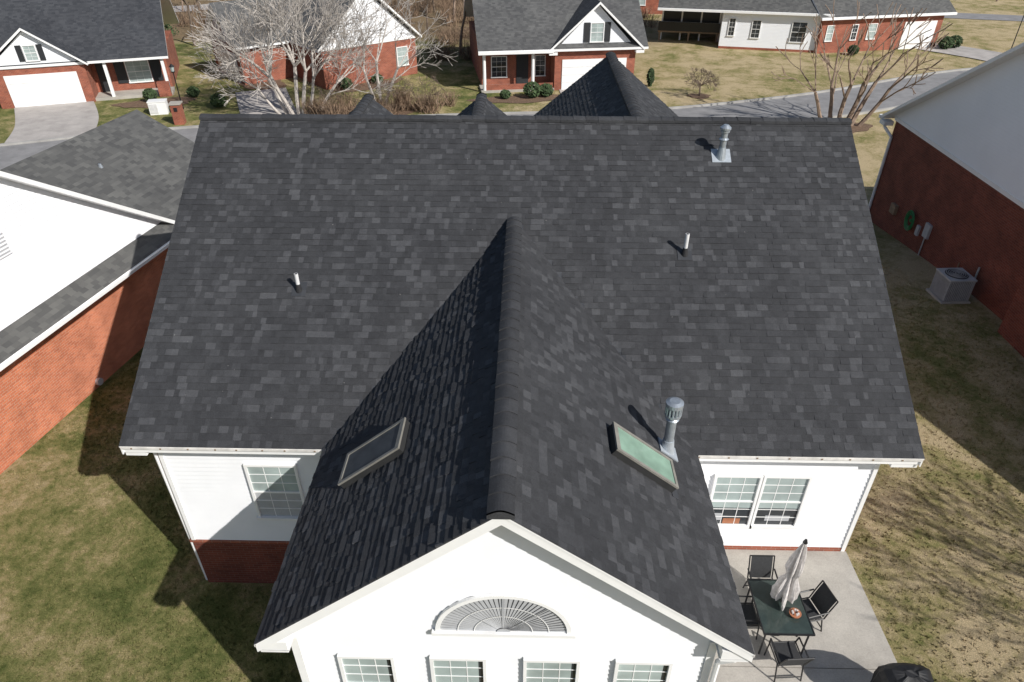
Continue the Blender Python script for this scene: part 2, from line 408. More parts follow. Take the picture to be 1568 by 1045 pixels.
for sg in (-1,1):
    e=cx+sg*3.49
    mb.slab([(e,yg+.008,3.05),(cx,yg+.008,5.807),(cx,yg+.033,5.807),(e,yg+.033,3.05)],.15,'trim')
    mb.slab([(e-sg*.25,yg+.034,3.05+.2-.13),(cx,yg+.034,5.807-.13),(cx,5.84,5.807-.13),(e-sg*.25,5.84,3.05+.2-.13)],.02,'soffit','soffit')
    mb.slab([(e-sg*.42,5.815,3.16),(cx,5.815,5.58+.06),(cx,5.835,5.58+.06),(e-sg*.42,5.835,3.16)],.2,'trim')
    mb.box(min(e-sg*.03,e-sg*.005),max(e-sg*.03,e-sg*.005),yg+.034,9.5,2.9,3.045,'trim')
    mb.box(min(e-sg*.031,e-sg*.45),max(e-sg*.031,e-sg*.45),yg+.034,9.5,2.90,2.92,'soffit')
    mb.box(min(e-sg*.031,e-sg*.43),max(e-sg*.031,e-sg*.43),yg+.035,yg+.30,2.86,3.10,'trim')
    mb.box(min(e-sg*.012,e+sg*.012),max(e-sg*.012,e+sg*.012),yg,9.5,3.035,3.085,'metaltrim')
mb.build('fascia_and_soffit',H)
mb=MB()
WL,WR=-3.35,2.80
siding(mb,(-7.2,9.9,0),(1,0,0),(0,-1,0),.02,3.0,lambda z:(0,3.95))
siding(mb,(2.7,9.9,0),(1,0,0),(0,-1,0),.13,3.0,lambda z:(0,4.2))
for x in (-7.2,6.82): mb.box(x,x+.08,9.86,9.9,.02,2.9,'trim')
mb.box(-7.22,-3.2,9.905,10.1,-1.8,.0,'brick2');mb.box(-7.25,-3.2,9.86,9.904,-.055,.012,'brick')  # left foundation: shade put into the colour, a darker copy of the house brick
mb.box(2.7,6.92,9.87,10.1,-.1,.115,'brick')
mb.box(-4.9,-4.45,9.895,9.904,-.42,-.22,'black')
for X in (-7.2,6.9):
    mb.box(min(X,X+.1 if X<0 else X-.1),max(X,X+.1 if X<0 else X-.1),9.906,22.5,-1.8,3.0,'brick')
    mb.face([(X,9.9,3.0),(X,22.5,3.0),(X,16.2,7.0)] if X>0 else [(X,22.5,3.0),(X,9.9,3.0),(X,16.2,7.0)],'side')
mb.box(-7.1,6.8,22.3,22.45,-1.8,3.0,'brick')
def xr(z):
    if z<3.0: return (0,WR-WL)
    h=(5.62-z)/gs;return (max(0,cx-h-WL),min(WR-WL,cx+h-WL))
siding(mb,(WL,5.85,0),(1,0,0),(0,-1,0),.0,5.62,xr)
for X,sg in ((WL,-1),(WR,1)):
    siding(mb,(X,9.9 if sg<0 else 5.85,0),(0,-1 if sg<0 else 1,0),(sg,0,0),.0,2.92,lambda z:(0,4.05))
    mb.box(min(X,X+sg*.03),max(X,X+sg*.03),5.83,5.93,0,2.9,'trim');mb.box(min(X-sg*.09,X+sg*.03),max(X-sg*.09,X+sg*.03),5.815,5.829,0,2.95,'trim')
    mb.box(min(X,X-sg*.1),max(X,X-sg*.1),5.87,9.9,-1.8,0,'brick')
mb.box(WL+.1,WR-.1,5.87,5.95,-1.8,0,'brick')
mb.build('walls',H)
mb=MB()
Fg=frame((0,5.832,0),(1,0,0),(0,-1,0))
for c in (-2.3,-.93,.46,1.82):
    window(mb,Fg,c-.42,c+.42,.95,2.47,3,3,'glassb','glassb',fr=.05)
    mb.box(c+.30,c+.365,.0185,.0225,1.0,2.41,'glass',Fg)
Fm=frame((0,9.882,0),(1,0,0),(0,-1,0))
window(mb,Fm,3.78,4.72,.8,2.26,3,3,'glassb','glass',fr=.05);window(mb,Fm,4.74,5.68,.8,2.26,3,3,'glassb','glass',fr=.05)
for x0 in (3.84,4.80): mb.box(x0,x0+.82,.0185,.0215,1.32,1.52,'glassb',Fm)
mb.box(4.15,4.5,.0185,.024,.85,1.0,'orange',Fm);mb.box(5.0,5.5,.0185,.024,.95,1.1,'louver',Fm);mb.box(3.86,4.1,.0185,.024,.95,1.15,'louver',Fm)
window(mb,Fm,-5.55,-4.5,.8,2.34,3,3,'glassb','louver',fr=.05)
mb.build('windows',H)
mb=MB();ax,az=cx,3.14;rx,rz=.97,.84
F=frame((ax,5.83,az),(1,0,0),(0,-1,0))
def ell(t,k,o): return F(V((rx*k*math.cos(t),o,rz*k*math.sin(t))))
N=40
for i in range(N):
    a=math.pi*i/N;b=math.pi*(i+1)/N
    mb.face([ell(a,.93,.05),ell(a,1,.05),ell(b,1,.05),ell(b,.93,.05)],'trim')
    mb.face([ell(a,1,0),ell(b,1,0),ell(b,1,.05),ell(a,1,.05)],'trim')
    mb.face([ell(a,.93,.01),ell(a,.93,.05),ell(b,.93,.05),ell(b,.93,.01)],'trim')
    mb.face([ell(a,0,.012),ell(a,.93,.012),ell(b,.93,.012)],'louverd')
    mb.face([ell(a,.0,.04),ell(a,.10,.04),ell(b,.10,.04)],'louver')
    for k in (.42,.66):
        mb.face([ell(a,k,.038),ell(a,k+.015,.038),ell(b,k+.015,.038),ell(b,k,.038)],'trim')
NB=38
for i in range(NB):
    a=math.pi*(i+.06)/NB;b=math.pi*(i+.80)/NB
    mb.face([ell(a,.1,.022),ell(a,.93,.022),ell(b,.93,.026),ell(b,.1,.026)],'louver')
for t in (math.pi*.25,math.pi*.5,math.pi*.75):
    mb.face([ell(t-.02,.1,.042),ell(t-.012,.93,.042),ell(t+.012,.93,.042),ell(t+.02,.1,.042)],'louver')
mb.box(-1.02,1.02,0,.08,-.06,0,'trim',F)
mb.build('half_round_louver',H)
mb=MB()
def poly(mb,pts,r,m,n=8):
    for a,b in zip(pts,pts[1:]): mb.tube(a,b,r,r,m,n)
poly(mb,[(3.05,5.66,2.95),(3.05,5.66,2.80),(2.86,5.74,2.60),(2.86,5.74,0)],.045,'trim')
poly(mb,[(-7.38,9.62,2.95),(-7.38,9.62,2.8),(-7.28,9.9,2.65),(-7.28,9.99,-1.5)],.035,'trim')
mb.build('downspouts',H)
def skylight(name,x0,x1,y0,y1,sg,glass):
    mb=MB();s_=V((-sg,0,gs)).normalized();n=V((sg*gs,0,1)).normalized()
    e=cx+sg*abs(x1-cx);base=V((e,(y0+y1)/2,5.85-gs*abs(x1-cx)))
    L=abs(abs(x1-cx)-abs(x0-cx))*math.hypot(1,gs);W=y1-y0
    G=lambda p:base+s_*p.x+V((0,1,0))*p.y+n*p.z
    mb.box(0,L,-W/2,W/2,-.02,.13,'bronzed',G)
    f=.045
    for q in ((-.01,L+.01,-W/2-.01,-W/2+f),(-.01,L+.01,W/2-f,W/2+.01),(-.01,f,-W/2+f,W/2-f),(L-f*1.6,L+.01,-W/2+f,W/2-f)):
        mb.box(*q,.131,.165,'bronze',G)
    mb.box(f,L-f,-W/2+f,W/2-f,.132,.150,glass,G)
    mb.box(-.14,0,-W/2-.08,W/2+.08,.0,.022,'sh_dark',G)
    mb.build(name,H)
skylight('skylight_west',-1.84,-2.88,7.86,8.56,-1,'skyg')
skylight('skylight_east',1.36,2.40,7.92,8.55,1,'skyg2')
def pipe(base,h,r,parent,name):
    mb=MB();x,y,z=base
    mb.tube((x,y,z-.05),(x,y,z+h),r,r,'pvc',12,False)
    mb.tube((x,y,z+h),(x,y,z+h-.004),r*.75,r*.75,'rub',12)
    n=12
    for k in range(n):
        a=2*math.pi*k/n;b=2*math.pi*(k+1)/n
        mb.face([(x+r*math.cos(a),y+r*math.sin(a),z+h),(x+r*.75*math.cos(a),y+r*.75*math.sin(a),z+h),(x+r*.75*math.cos(b),y+r*.75*math.sin(b),z+h),(x+r*math.cos(b),y+r*math.sin(b),z+h)],'pvc')
    mb.tube((x,y,z-.03),(x,y,z+.16),r*1.9,r*1.15,'rub',12)
    F=lambda p:V((x,y,z))+V((1,0,0))*p.x+sv*p.y+nrm*p.z
    mb.box(-.15,.15,-.14,.2,.0,.020,'sh_dark',F)
    mb.build(name,parent)
pipe((-4.68,12.33,4.88),.40,.04,H,'vent_pipe_a');pipe((3.34,13.14,5.39),.48,.042,H,'vent_pipe_b')
mb=MB();x,y,z=4.36,15.30,6.75
F=lambda p:V((x,y,z))+V((1,0,0))*p.x+sv*p.y+nrm*p.z
mb.box(-.21,.21,-.17,.2,.0,.022,'flash',F);mb.tube((x,y,z-.05),(x,y,z+.22),.13,.075,'galv',16);mb.tube((x,y,z+.2),(x,y,z+.66),.07,.07,'galv',16)
mb.tube((x,y,z+.40),(x,y,z+.43),.11,.08,'galv',16);mb.tube((x,y,z+.62),(x,y,z+.66),.12,.12,'galv',16);mb.tube((x,y,z+.66),(x,y,z+.72),.12,.05,'galv',16);mb.tube((x,y,z+.56),(x,y,z+.6),.1,.1,'galv',16)
mb.build('furnace_vent',H)
mb=MB();x,y,z=2.52,9.02,3.68
F=lambda p:V((x,y,z))+V((0,1,0))*p.x+gsv2*p.y+gn2*p.z
mb.box(-.17,.17,-.22,.20,.0,.022,'flash',F)
mb.tube((x,y,z-.1),(x,y,z+.24),.135,.095,'flash',20);mb.tube((x,y,z+.2),(x,y,z+.82),.085,.085,'galv',20)
mb.tube((x,y,z+.72),(x,y,z+.75),.12,.09,'galv',20);mb.tube((x,y,z+.84),(x,y,z+1.04),.10,.10,'acm',20)
for k in range(14):
    a=2*math.pi*k/14;mb.tube((x+.125*math.cos(a),y+.125*math.sin(a),z+.82),(x+.125*math.cos(a),y+.125*math.sin(a),z+1.02),.020,.020,'galv',6)
mb.tube((x,y,z+.79),(x,y,z+.84),.14,.14,'galv',20);mb.tube((x,y,z+1.0),(x,y,z+1.07),.15,.15,'galv',20);mb.tube((x,y,z+1.07),(x,y,z+1.10),.15,.09,'galv',20)
mb.build('chimney_flue',H)
# ================================================================== patio + furniture
mb=MB()
for (a,b) in ((3.5,7.2),(7.215,9.86)): mb.box(2.83,6.93,a,b,-.25,.03,'conc')
mb.build('patio')
z0=.03
mb=MB();tx0,tx1,ty0,ty1=4.38,5.26,7.42,8.55
mb.box(tx0,tx1,ty0,ty1,.73,.742,'tglass')
for q in ((tx0-.02,tx1+.02,ty0-.02,ty0),(tx0-.02,tx1+.02,ty1,ty1+.02),(tx0-.02,tx0,ty0,ty1),(tx1,tx1+.02,ty0,ty1)): mb.box(*q,.715,.752,'black')
for a in (tx0+.05,tx1-.05):
    for b in (ty0+.05,ty1-.05): mb.tube((a,b,z0),(a,b,.73),.018,.018,'black')
mb.build('patio_table')
mb=MB()
for i,(r0,r1,h0,h1) in enumerate(((.05,.10,0,.04),(.10,.11,.04,.07))): mb.tube((5.03,7.8,.745+h0),(5.03,7.8,.745+h1),r0,r1,'orange',16)
for k in range(9):
    a=k*.7;mb.tube((5.03+.05*math.cos(a),7.8+.05*math.sin(a),.80),(5.03+.055*math.cos(a),7.8+.05*math.sin(a),.85),.025,.018,'canvas' if k%3 else 'orange',6)
mb.build('bowl')
mb=MB();ux,uy=4.86,8.08
mb.tube((ux,uy,z0),(ux+.06,uy,2.42),.02,.02,'black');mb.tube((ux,uy,z0),(ux,uy,z0+.08),.25,.22,'black',20);mb.tube((ux+.06,uy,2.42),(ux+.06,uy,2.50),.045,.02,'black')
prof=[(.92,.03),(.90,.16),(1.02,.18),(1.2,.16),(1.36,.115),(1.5,.085),(1.56,.085),(1.7,.115),(1.9,.105),(2.1,.08),(2.3,.05),(2.42,.025)]
rings=[]
for z,r in prof:
    ring=[]
    for k in range(48):
        a=2*math.pi*k/48;f=1+.34*math.cos(8*a+z*2.5)*(1 if r>.04 else .2)+.14*math.sin(3*a+z*7)
        dz=.09*math.sin(5*a+1)+.05*math.sin(8*a) if z<1.1 else 0
        ring.append(V((ux+.06*(z-.5)/2+r*f*math.cos(a),uy+r*f*math.sin(a),z+dz)))
    rings.append(ring)
for a,b in zip(rings,rings[1:]):
    for k in range(48): mb.face([a[k],a[(k+1)%48],b[(k+1)%48],b[k]],'canvas')
mb.build('patio_umbrella')
def chair(loc,rot):
    e=empty('patio_chair',(loc[0],loc[1],z0),rot)
    mb=MB()
    mb.face([(-.22,-.2,.41),(.22,-.2,.41),(.22,.22,.43),(-.22,.22,.43)],'sling');mb.build('seat',e)
    mb=MB();n=6
    for k in range(n):
        a=k/n;b=(k+1)/n;f=lambda t:(-.22-.12*t-.04*t*t,.41+.46*t)
        (ya,za),(yb,zb)=f(a),f(b)
        mb.face([(-.21,ya,za),(.21,ya,za),(.21,yb,zb),(-.21,yb,zb)],'sling')
    mb.build('backrest',e)
    mb=MB()
    for s_ in (-1,1):
        x=.24*s_
        poly(mb,[(x,.24,0),(x,.21,.43),(x,-.22,.41),(x,-.29,.64),(x,-.38,.88)],.014,'black',6)
        poly(mb,[(x,-.28,0),(x,-.18,.41)],.014,'black',6)
        poly(mb,[(x,.21,.43),(x*1.08,.19,.60),(x*1.08,-.27,.62)],.016,'black',6)
    poly(mb,[(-.24,-.38,.88),(.24,-.38,.88)],.014,'black',6);poly(mb,[(-.24,.22,.43),(.24,.22,.43)],.014,'black',6);poly(mb,[(-.24,-.26,.1),(.24,-.26,.1)],.012,'black',6)
    mb.build('frame',e)
chair((4.74,8.62),180);chair((5.42,8.12),104);chair((4.78,7.22),4);chair((4.22,8.0),-90);chair((3.3,6.35),-30)
mb=MB();prof=[(0,.42,.28),(.3,.43,.29),(.7,.44,.30),(.86,.43,.29),(.97,.38,.24),(1.04,.28,.16),(1.07,.12,.06)]
rings=[]
for z,a,b in prof:
    ring=[]
    for k in range(40):
        t=2*math.pi*k/40;c,s_=math.cos(t),math.sin(t);e=.45
        f=1+.035*math.sin(9*t+z*6)
        ring.append(V((6.47+a*f*abs(c)**e*(1 if c>0 else -1),6.5+b*f*abs(s_)**e*(1 if s_>0 else -1),z0+z+.015*math.sin(5*t))))
    rings.append(ring)
for a,b in zip(rings,rings[1:]):
    for k in range(40): mb.face([a[k],a[(k+1)%40],b[(k+1)%40],b[k]],'blackcloth')
mb.face(rings[-1],'blackcloth');mb.build('covered_grill')
# ================================================================== right neighbour
HR=empty('brick_house')
mb=MB();X=15.5
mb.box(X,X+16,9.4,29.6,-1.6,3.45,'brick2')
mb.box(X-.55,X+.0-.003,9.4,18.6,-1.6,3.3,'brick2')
mb.build('walls',HR)
mb=MB()
kr=.6;ymid=19.5;zr=9.75
mb.face([(X-.01,30,3.452),(X-.01,9,3.452),(X-.01,ymid,zr-.1)],'side')
mb.box(X-.04,X-.0,9.3,29.7,3.36,3.50,'trim')
mb.build('gable_siding',HR)
mb=MB()
mb.slab([(X-.4,30.2,3.42),(X+16.4,30.2,3.42),(X+16.4,ymid,zr),(X-.4,ymid,zr)],.14,'sh_gray')
mb.slab([(X-.4,8.8,3.42),(X+16.4,8.8,3.42),(X+16.4,ymid,zr),(X-.4,ymid,zr)],.14,'sh_gray')
mb.box(X-.42,X+16.4,30.2,30.34,3.28,3.42,'trim')
mb.box(X-.4,X,29.75,30.19,3.1,3.27,'trim')
mb.build('roof',HR)
mb=MB();poly(mb,[(X-.3,30.2,3.3),(X-.25,29.9,3.0),(X-.06,29.5,2.7),(X-.06,29.5,-1.2)],.06,'trim')
mb.box(X-.1,X,24.6,24.95,.3,.85,'acm');mb.box(X-.08,X,25.3,25.5,.1,.5,'acm');mb.tube((X-.05,24.78,-.5),(X-.05,24.78,.3),.025,.025,'acm');mb.tube((X-.05,22.3,-.3),(X-.05,22.3,.5),.02,.02,'deck')
mb.box(X-.14,X,27.3,27.7,.1,.5,'deck');mb.tube((X-.07,21.2,.05),(X-.07,21.2,.9),.03,.03,'acm')
mb.build('downspout_and_meters',HR)
mb=MB();c=V((X-.12,26.0,.45))
for j in range(4):
    rr=.20+.04*j
    for k in range(16):
        a=2*math.pi*k/16;b=2*math.pi*(k+1)/16;o=.03*(j%2)
        mb.tube(c+V((-o,rr*math.cos(a),rr*1.25*math.sin(a))),c+V((-o,rr*math.cos(b),rr*1.25*math.sin(b))),.026,.026,'green',5,False)
mb.box(X-.12,X,25.95,26.05,.4,.5,'green')
mb.build('garden_hose')
E=empty('air_conditioner_unit',(14.55,20.9,ter(14.5,20.9)),3)
mb=MB();mb.box(-.5,.5,-.5,.5,0,.08,'conc');mb.build('pad',E)
mb=MB();mb.box(-.40,.40,-.40,.40,.1,.86,'acd')
for k in range(15):
    t=-.42+.84*k/14
    mb.box(t-.013,t+.013,-.43,-.402,.1,.86,'acm');mb.box(t-.013,t+.013,.402,.43,.1,.86,'acm')
    mb.box(-.43,-.402,t-.013,t+.013,.1,.86,'acm');mb.box(.402,.43,t-.013,t+.013,.1,.86,'acm')
mb.box(-.45,.45,-.45,.45,.84,.90,'acm');mb.build('cabinet',E)
mb=MB();mb.tube((0,0,.902),(0,0,.915),.36,.36,'acd',28)
for k in range(1,6):
    for i in range(28):
        a=2*math.pi*i/28;b=2*math.pi*(i+1)/28;r=.065*k
        mb.tube((r*math.cos(a),r*math.sin(a),.94),(r*math.cos(b),r*math.sin(b),.94),.008,.008,'acm',4,False)
mb.build('fan_grille',E)
# ================================================================== left neighbour
HL=empty('brick_house',(-12.47,22.9,0),-10.1)
mb=MB()
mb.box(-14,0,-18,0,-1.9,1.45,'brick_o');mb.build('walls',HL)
mb=MB();kr=.685;ze=1.18;zr=ze+kr*9.35
siding(mb,(0,-17.9,0),(0,1,0),(1,0,0),1.45,zr-.15,lambda z:(max(0,(z-ze-.1)/kr-.2),min(17.9,17.9-(z-ze-.1)/kr+.2)),lap=.12)
mb.build('gable_siding',HL)
mb=MB()
mb.slab([(.35,.35,ze),(-14.3,.35,ze),(-14.3,-9,zr),(.35,-9,zr)],.15,'sh_gray')
mb.slab([(.35,-18.35,ze),(-14.3,-18.35,ze),(-14.3,-9,zr),(.35,-9,zr)],.15,'sh_gray')
mb.slab([(.02,-.3,2.0),(.62,.1,1.62),(.62,-18,1.62),(.02,-18,2.0)],.05,'sh_gray')
mb.box(.60,.70,-18,.1,1.50,1.60,'trim')
mb.slab([(.3,-1.0,1.25),(.3,5.0,1.25),(-4.6,5.0,3.9),(-4.6,-4.5,3.9),(-2,-4.5,2.55)],.12,'sh_gray')
mb.slab([(-9.5,-4.5,1.25),(-9.5,5.0,1.25),(-4.6,5.0,3.9),(-4.6,-4.5,3.9)],.12,'sh_gray')
mb.build('roof',HL)
mb=MB();mb.box(-9.2,0,0.01,4.7,-1.9,1.2,'brick_o');mb.face([(0,4.7,1.2),(-9.2,4.7,1.2),(-4.6,4.7,3.75)],'side')
mb.tube((-3.2,.6,1.6),(-3.2,.6,3.2),.05,.05,'galv');mb.tube((-3.2,.6,3.1),(-3.2,.6,3.25),.09,.05,'galv')
Fv=frame((.02,-7.2,0),(0,1,0),(1,0,0));mb.box(-.4,.4,0,.05,3.7,4.4,'vinyl',Fv)
for k in range(6): mb.box(-.34,.34,.051,.06,3.76+k*.1,3.80+k*.1,'louver',Fv)
mb.tube((.02,-5.9,-1.3),(.12,-5.9,-1.3),.12,.12,'louver',12)
mb.build('front_wing',HL)
# ================================================================== far houses
def gwall(mb,x0,x1,y,z0,z1,m,th=.15):
    xm=(x0+x1)/2;mb.face([(x0,y,z0),(x1,y,z0),(xm,y,z1)],m);mb.face([(x1,y+th,z0),(x0,y+th,z0),(xm,y+th,z1)],m)
def far_C():
    e=empty('brick_house',(-3.2,52.2,-1.5),9)
    mb=MB();mb.box(0,5.2,1.6,1.8,0,2.9,'brick');mb.box(5.2,11.2,0,8,0,2.9,'brick');mb.box(0,5.2,1.9,12,0,2.9,'brick');mb.box(-.2,5.2,-.1,1.6,0,.18,'conc')
    mb.box(0,5.1,-.02,.1,0.18,.55,'brick');mb.box(5.2,11.2,8,12,0,2.9,'brick')
    for x in (0.05,3.6): mb.tube((x,.05,.18),(x,.05,2.75),.13,.11,'trim',12)
    mb.build('walls',e)
    mb=MB();xm=8.2;h=3.5;k=.88;zt=2.9+k*h
    gwall(mb,xm-3.1,xm+3.1,-.02,2.7,zt-.25,'side')
    F=frame((0,-.03,0),(1,0,0),(0,-1,0));window(mb,F,xm-.5,xm+.5,3.3,4.6,2,2,'glassb',shutters=True);mb.build('gable',e)
    mb=MB()
    for sg in (-1,1):
        mb.slab([(xm+sg*h,-.45,2.9),(xm,-.45,zt),(xm,6,zt),(xm+sg*h,6,2.9)],.16,'sh_dark')
        mb.box(*(sorted((xm+sg*h,xm+sg*(h-.6)))),-.44,-.05,2.55,2.73,'trim')
    mb.slab([(-.4,-.4,2.95),(12.0,-.4,2.95),(12.0,6.6,8.2),(-.4,6.6,8.2)],.16,'sh_mid')
    mb.slab([(-.4,13,3.2),(12.0,13,3.2),(12.0,6.6,8.2),(-.4,6.6,8.2)],.16,'sh_mid')
    mb.box(-.4,5.0,-.5,-.4,2.72,2.92,'trim')
    mb.build('roof',e)
    mb=MB();F=frame((0,-.01,0),(1,0,0),(0,-1,0));mb.box(5.75,10.55,0,.04,0,2.15,'trim',F)
    for j in range(1,4): mb.box(5.8,10.5,.04,.05,j*.54-.012,j*.54+.012,'soffit',F)
    F=frame((0,1.59,0),(1,0,0),(0,-1,0));window(mb,F,.7,1.9,.7,2.2,3,2,'glass');mb.box(2.6,3.5,0,.05,.18,2.3,'shut',F);window(mb,F,4.0,4.8,.7,2.2,2,2,'glass')
    mb.build('garage_door_and_windows',e)
far_C()
def far_A():
    e=empty('brick_house',(-35.2,47.6,-1.5),20)
    mb=MB();mb.box(-.8,5.0,0,10,0,2.6,'brick');mb.box(5.0,10,1.8,10,0,2.7,'brick');mb.box(-9,-.8,2,10,0,2.7,'brick');mb.box(5.0,10.1,0.1,1.8,0,.2,'conc')
    for x in (6.2,9.9): mb.box(x-.1,x+.1,.1,.3,.2,2.6,'trim')
    mb.box(9.2,10,-.2,.25,0,1.0,'brick')
    mb.build('walls',e)
    mb=MB();xm=2.1;h=3.2;k=.75;zt=2.65+k*h
    gwall(mb,xm-2.9,xm+2.9,-.02,2.5,zt-.2,'side');F=frame((0,-.03,0),(1,0,0),(0,-1,0));window(mb,F,xm-.4,xm+.4,2.95,3.95,2,2,'glassb',shutters=True);mb.build('gable',e)
    mb=MB()
    for sg in (-1,1): mb.slab([(xm+sg*h,-.4,2.65),(xm,-.4,zt),(xm,6,zt),(xm+sg*h,6,2.65)],.15,'sh_dark')
    mb.slab([(-9.4,-.1,2.7),(10.4,-.1,2.7),(10.4,7.0,8.0),(-9.4,7.0,8.0)],.16,'sh_dark');mb.slab([(-9.4,14,2.7),(10.4,14,2.7),(10.4,7.0,8.0),(-9.4,7.0,8.0)],.16,'sh_dark')
    mb.build('roof',e)
    mb=MB();F=frame((0,-.01,0),(1,0,0),(0,-1,0));mb.box(0,4.4,0,.04,0,2.1,'trim',F)
    for j in range(1,4): mb.box(.05,4.35,.04,.05,j*.52-.012,j*.52+.012,'soffit',F)
    F=frame((0,1.79,0),(1,0,0),(0,-1,0));window(mb,F,7.2,8.8,.7,2.2,3,2,'glassb',shutters=True);mb.box(5.3,6.0,0,.05,.2,2.3,'shut',F)
    mb.build('garage_door_and_windows',e)
far_A()
def far_B():
    e=empty('brick_house',(-15.0,52.8,-1.5),40)
    mb=MB();mb.box(0,8,0,12,0,2.8,'brick');mb.box(-4.2,0,5,11,0,2.7,'brick');mb.build('walls',e)
    mb=MB();gwall(mb,-.05,8.05,-.02,2.75,6.4,'side');mb.box(0,8,-.05,-.021,2.68,2.85,'trim');
    mb.face([(-4.22,5,2.7),(-4.22,11,2.7),(-4.22,8,5.2)],'side')
    F=frame((-4.22,0,0),(0,-1,0),(-1,0,0));mb.box(-10.2,-5.8,0,.04,0,2.1,'trim',F);mb.box(-8.4,-7.6,0,.05,3.1,4.1,'glass',F)
    F=frame((0,-.02,0),(1,0,0),(0,-1,0));window(mb,F,6.2,7.2,.8,2.2,2,2,'glassb')
    mb.build('gable_and_windows',e)
    mb=MB();k=.88;zt=2.85+k*4.4
    for sg in (-1,1): mb.slab([(4+sg*4.4,-.4,2.85),(4,-.4,zt),(4,12.4,zt),(4+sg*4.4,12.4,2.85)],.16,'sh_mid')
    for sg in (-1,1): mb.slab([(-4.6,8+sg*3.4,2.75),(-4.6,8,5.4),(3,8,5.4),(3,8+sg*3.4,2.75)],.15,'sh_mid')
    mb.build('roof',e)
far_B()
def far_D():
    e=empty('white_siding_house',(17.4,68.0,-1.9),-12)
    mb=MB();mb.box(0,8.6,0,9,0,.6,'brick');mb.box(0,8.6,.0,9,.6,3.5,'side')
    mb.box(-5.4,-.01,3.0,7.5,1.3,3.6,'screen')
    for x in (-5.4,-3.6,-1.8,-.1): mb.box(x-.07,x+.07,2.9,3.04,-.3,3.6,'trim')
    mb.box(-5.5,0,2.9,2.98,1.9,2.0,'trim');mb.box(-5.7,0,2.2,7.5,1.18,1.3,'deck')
    for x in (-5.5,-2.8,-.2): mb.box(x-.08,x+.08,2.25,2.4,-.4,1.2,'deck')
    mb.box(-5.7,0,2.22,2.27,1.3,2.1,'screen')
    F=frame((0,-.01,0),(1,0,0),(0,-1,0))
    window(mb,F,6.0,7.3,1.2,2.9,2,2,'glass');window(mb,F,.6,1.2,1.5,3.0,2,2,'glass');window(mb,F,2.6,3.4,1.4,2.9,2,2,'glass')
    mb.build('walls',e)
    mb=MB();mb.slab([(-5.8,-.4,3.65),(9.2,-.4,3.65),(9.2,5,7.2),(-5.8,5,7.2)],.16,'sh_gray');mb.slab([(-5.8,11,3.65),(9.2,11,3.65),(9.2,5,7.2),(-5.8,5,7.2)],.16,'sh_gray');mb.box(-5.8,9.2,-.5,-.4,3.45,3.63,'trim');mb.build('roof',e)
    e=empty('brick_house',(25.6,65.9,-1.7),14)
    mb=MB();mb.box(0,12.2,0,9,0,3.2,'brick')
    F=frame((0,-.01,0),(1,0,0),(0,-1,0));window(mb,F,.5,1.2,1.2,2.5,2,2,'glassb');window(mb,F,4.6,5.5,1.2,2.5,2,2,'glassb');window(mb,F,3.0,3.6,1.2,2.5,2,2,'glass')
    mb.box(8.3,11.6,0,.05,0.2,2.5,'trim',F);mb.build('walls',e)
    mb=MB();mb.slab([(-.5,-.4,3.2),(13,-.4,3.2),(13,5,6.6),(-.5,5,6.6)],.16,'sh_gray');mb.slab([(-.5,10,3.2),(13,10,3.2),(13,5,6.6),(-.5,5,6.6)],.16,'sh_gray');mb.box(-.5,13,-.5,-.4,3.0,3.18,'trim');mb.build('roof',e)
    e=empty('brick_house',(9.5,86,-1.5),0)
    mb=MB();mb.box(-6,7.2,0,8,0,3,'brick');F=frame((0,-.01,0),(1,0,0),(0,-1,0));window(mb,F,2.4,3.6,.9,2.3,2,2,'glassb');mb.build('walls',e)
    mb=MB();mb.slab([(-6.4,-.4,3.0),(7.6,-.4,3.0),(7.6,4,6),(-6.4,4,6)],.16,'sh_gray');mb.slab([(-6.4,8.4,3.0),(7.6,8.4,3.0),(7.6,4,6),(-6.4,4,6)],.16,'sh_gray');mb.build('roof',e)
far_D()
# ================================================================== trees
def grow(mb,p,d,L,r,depth,mat,rnd,spread=.55,up=.15,kids=3,seg=3,minr=.006,side=.8):
    p=V(p);d=V(d).normalized();n=6 if r>.05 else 4 if r>.015 else 3
    for i in range(seg):
        d2=(d+V((rnd.uniform(-1,1),rnd.uniform(-1,1),rnd.uniform(-1,1)))*.13+V((0,0,up*.25))).normalized()
        q=p+d2*(L/seg);r2=max(minr,r*(1-.35/seg*1.0))
        mb.tube(p,q,r,r2,mat,n,False)
        if depth>0 and i>0 and rnd.random()<side:
            a=rnd.uniform(0,6.28);o=d2.orthogonal().normalized();o=Matrix.Rotation(a,3,d2)@o
            grow(mb,q,d2*(1-spread*.5)+o*spread*1.2,L*rnd.uniform(.5,.75),max(minr,r2*.5),depth-1,mat,rnd,spread,up,kids,seg,minr,side)
        p,d,r=q,d2,r2
    if depth>0:
        for k in range(kids):
            a=rnd.uniform(0,6.28);o=Matrix.Rotation(a,3,d)@d.orthogonal().normalized()
            grow(mb,p,d*(1-spread*.4)+o*spread,L*rnd.uniform(.6,.85),max(minr,r*rnd.uniform(.55,.75)),depth-1,mat,rnd,spread,up,kids,seg,minr,side)
rt=random.Random(5);mb=MB()
for i,(dx,dy,L,r) in enumerate(((-.8,.1,2.6,.13),(-.35,-.1,3.0,.16),(0,.15,3.2,.17),(.35,-.05,3.1,.16),(.75,-.25,2.8,.13),(1.15,.2,2.6,.12),(-1.2,-.2,2.2,.1))):
    grow(mb,(-15.2+dx*.9,46.2+dy*.5,-1.55),(dx*.75,dy*.6,1),L,r,4,'bark_w',rt,.5,.2,3,3,.012)
mb.build('bare_tree')
rt=random.Random(15);mb=MB()
